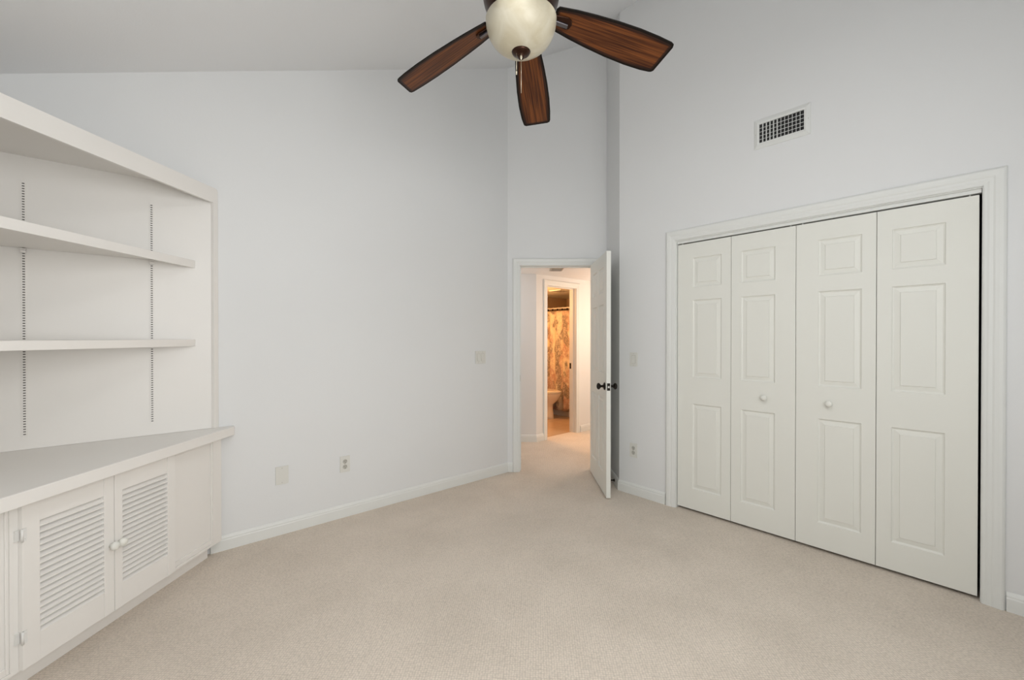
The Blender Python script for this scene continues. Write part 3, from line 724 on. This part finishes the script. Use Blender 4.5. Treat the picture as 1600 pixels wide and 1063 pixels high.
def make_blade_bm():
    m = MB(); bm = m.bm; uvl = bm.loops.layers.uv.new('UVMap'); th = 0.006
    r0, r1, r2 = BP, inset(BP, 0.010), inset(BP, 0.018)
    for z, flip in ((0, 0), (th, 1)):
        V = [[bm.verts.new((x, y, z)) for x, y in r] for r in (r0, r1, r2)]
        n = len(r0)
        for k, mi in ((0, 2), (1, 1)):
            for i in range(n):
                f = bm.faces.new([V[k][i], V[k][(i+1) % n], V[k+1][(i+1) % n], V[k+1][i]]); f.material_index = mi
        f = bm.faces.new(V[2]); f.material_index = 0
        if z == 0: E0 = V[0]
        else: E1 = V[0]
    for i in range(n):
        f = bm.faces.new([E0[i], E0[(i+1) % n], E1[(i+1) % n], E1[i]]); f.material_index = 2
    for f in bm.faces:
        for l in f.loops: l[uvl].uv = (l.vert.co.x, l.vert.co.y)
    return m
base_az = math.atan2(FY, FX) - math.radians(10)           # azimuth of the middle blade (math angle)
bl0 = ir0 = None
for k in range(5):
    az = base_az - k*math.radians(72)
    DROOP, PITCH = math.radians(14.0), math.radians(-15)
    Rz = Matrix.Rotation(az, 4, 'Z')
    Mb = tilt @ Rz @ Matrix.Translation((0.175, 0, fz(FZ+0.01))) @ Matrix.Rotation(DROOP, 4, 'Y') @ Matrix.Rotation(PITCH, 4, 'X')
    if bl0 is None:
        bl0 = make_blade_bm().build('blade', [M_WOOD, M_WOODE, M_EDGE], fan)
        q = MB()
        q.prism([(-0.050, -0.016), (0.030, -0.026), (0.046, -0.020), (0.053, 0.0), (0.046, 0.020), (0.030, 0.026), (-0.050, 0.016)], -0.007, -0.0005)
        q.prism([(-0.075, -0.003), (0.036, -0.003), (0.036, 0.014), (-0.075, 0.014)], -0.017, -0.007, mi=1)
        ir0 = q.build('blade_iron', [M_HOUS, M_IRON], bl0, bevel=0.002)
        bl, ir = bl0, ir0
    else:
        bl = bl0.copy(); COL.objects.link(bl); bl.parent = fan
        ir = ir0.copy(); COL.objects.link(ir); ir.parent = bl
    # keep the hub centre fixed while tilting
    hub = Matrix.Translation((0, 0, fz(FZ)))
    bl.matrix_local = hub @ tilt @ hub.inverted() @ (tilt.inverted() @ Mb)

# ------------------------------------------------------------------ hall and bathroom things
hv = DL(5.06, 0.525)
MH = Matrix(((FY, FX, 0, hv[0]), (-FX, FY, 0, hv[1]), (0, 0, 1, HH), (0, 0, 0, 1)))
v = thing('ceiling_vent', 'small slatted air vent on the hall ceiling', 'vent', M=MH)
m = MB()
for q in (((-0.075, -0.10, -0.010), (0.075, -0.085, 0)), ((-0.075, 0.085, -0.010), (0.075, 0.10, 0)), ((-0.075, -0.085, -0.010), (-0.06, 0.085, 0)), ((0.06, -0.085, -0.010), (0.075, 0.085, 0))): m.box(*q)
m.build('frame', M_VENT2, v, bevel=0.002)
m = MB(); m.box((-0.06, -0.085, -0.002), (0.06, 0.085, -0.0005)); m.build('duct_opening', M_DARK, v)
for j in range(7):
    m = MB(); m.box((-0.06, -0.001, -0.007), (0.06, 0.001, 0.007), M=Matrix.Translation((0, -0.073+j*0.0243, -0.008)) @ Matrix.Rotation(math.radians(40), 4, 'X')); m.build('slat', M_VENT2, v)
# exhaust fan grille on bathroom ceiling
v = thing('exhaust_vent', 'flat exhaust grille on the warm bathroom ceiling', 'vent', loc=(5.02, 4.50, BZ))
m = MB(); m.box((-0.13, -0.12, -0.016), (0.13, 0.12, 0)); m.build('grille_cover', M_BATHC, v, bevel=0.003)
m = MB()
for j in range(9): m.box((-0.11, -0.10+j*0.024, -0.0172), (0.11, -0.092+j*0.024, -0.0158))
m.build('slots', M_DARK, v)

# shower rod and curtain
XC = 5.38
rd = thing('shower_rod', 'pale shower rod spanning the bathroom behind the far door', 'curtain rod', loc=(XC, 5.40, 1.815))
m = MB(); m.tube((0, 0, 0), (0, 5.40*-1+YH+T, 0), 0.0125, 16); m.build('rod', M_ROD, rd)
for y in (-0.012, YH+T-5.40+0.002):
    m = MB(); m.tube((0, y, 0), (0, y+0.010, 0), 0.028, 20); m.build('flange', M_ROD, rd)
cu = thing('shower_curtain', 'palm print shower curtain in cream, rust and grey beside the toilet', 'curtain', loc=(XC, 4.3, 0.10))
m = MB(); bm = m.bm; NY, NZ = 150, 24; y0c, y1c = 0.0, 0.93; Hc = 1.67
def cx(y, t): return 0.022*math.sin(y*2*PI/0.155+0.6*math.sin(y*9))*(0.55+0.45*t)+0.008*math.sin(y*57)*t
G = [[bm.verts.new((cx(y0c+(y1c-y0c)*i/NY, 1-j/NZ), y0c+(y1c-y0c)*i/NY, Hc*j/NZ)) for i in range(NY+1)] for j in range(NZ+1)]
for j in range(NZ):
    for i in range(NY):
        f = bm.faces.new([G[j][i], G[j][i+1], G[j+1][i+1], G[j+1][i]]); f.smooth = True
o = m.build('cloth', M_CURT, cu); so = o.modifiers.new('solid', 'SOLIDIFY'); so.thickness = 0.003
hk = None
for i in range(9):
    y = 0.03+i*0.108
    if hk is None:
        q = MB(); q.lathe([(0.001, -0.016), (0.013, -0.011), (0.016, 0), (0.013, 0.011), (0.001, 0.016)], 16, Matrix.Translation((-0.022, 0, -0.022)))
        q.tube((-0.018, 0, -0.018), (-0.0165, 0, 0.016), 0.002, 8, 1); q.tube((-0.0165, 0, 0.0165), (0.0165, 0, 0.0165), 0.002, 8, 1); q.tube((0.0165, 0, 0.0165), (0.0165, 0, -0.02), 0.002, 8, 1)
        hk = q.build('curtain_hook', [M_BRONZE, M_ROD], cu, loc=(0, y, Hc+0.045)); h = hk
    else:
        h = hk.copy(); COL.objects.link(h); h.parent = cu; h.location = (0, y, Hc+0.045)

# bathtub behind the curtain
tb = thing('bathtub', 'almond bathtub mostly hidden behind the palm print curtain', 'bathtub', loc=(5.45, YH+T, 0))
TW, TL, TH = 0.748, 5.40-YH-T, 0.40
m = MB(); bm = m.bm
def rect(i, z, sh=0): return [bm.verts.new(p) for p in ((i, i, z), (TW-i, i, z), (TW-i, TL-i, z), (i, TL-i, z))]
rs = [rect(0.0, 0.0), rect(0.0, TH-0.01), rect(0.01, TH), rect(0.06, TH), rect(0.075, TH-0.02), rect(0.12, 0.10), rect(0.16, 0.06)]
for a, b_ in zip(rs, rs[1:]):
    for i in range(4): bm.faces.new([a[i], a[(i+1) % 4], b_[(i+1) % 4], b_[i]])
bm.faces.new(rs[-1]); m.build('tub_shell', M_PORC, tb, bevel=0.012)

# toilet: tank against the far bathroom wall, bowl pointing to the hall
TX, TY = 5.125, 5.34
tl = thing('toilet', 'almond toilet with closed lid seen through the bathroom door', 'toilet', loc=(TX, TY, 0))
def ell(cx_, cy_, rx, ryf, ryb, z, n=32):
    P = []
    for i in range(n):
        a = 2*PI*i/n; s_ = math.sin(a); P.append((cx_+rx*math.cos(a), cy_+(ryb if s_ > 0 else ryf)*s_, z))
    return P
m = MB(); m.loft([ell(0, -0.40, 0.110, 0.19, 0.28, 0.0), ell(0, -0.40, 0.104, 0.18, 0.28, 0.05), ell(0, -0.40, 0.096, 0.165, 0.26, 0.15), ell(0, -0.40, 0.100, 0.170, 0.26, 0.235),
    ell(0, -0.42, 0.145, 0.235, 0.26, 0.30), ell(0, -0.43, 0.172, 0.275, 0.26, 0.365), ell(0, -0.43, 0.180, 0.29, 0.26, 0.405), ell(0, -0.43, 0.180, 0.29, 0.26, 0.417)]); m.build('bowl', M_PORC, tl)
m = MB(); m.loft([ell(0, -0.43, 0.182, 0.293, 0.22, 0.419), ell(0, -0.43, 0.188, 0.30, 0.225, 0.425), ell(0, -0.43, 0.186, 0.298, 0.225, 0.436)]); m.build('seat', M_PORC, tl)
m = MB(); m.loft([ell(0, -0.43, 0.182, 0.294, 0.222, 0.440), ell(0, -0.43, 0.187, 0.299, 0.225, 0.445), ell(0, -0.43, 0.180, 0.29, 0.222, 0.456), ell(0, -0.43, 0.14, 0.25, 0.19, 0.462)]); m.build('lid', M_PORC, tl)
m = MB(); m.box((-0.21, -0.19, 0.415), (0.21, -0.01, 0.72)); tk = m.build('tank', M_PORC, tl, bevel=0.015)
m = MB(); m.box((-0.22, -0.20, 0.72), (0.22, -0.003, 0.75)); m.build('tank_lid', M_PORC, tk, bevel=0.008)
m = MB(); m.tube((-0.15, -0.19, 0.66), (-0.15, -0.205, 0.66), 0.012, 14); m.tube((-0.15, -0.203, 0.66), (-0.08, -0.207, 0.652), 0.006, 10); m.build('flush_lever', M_STEEL, tk)
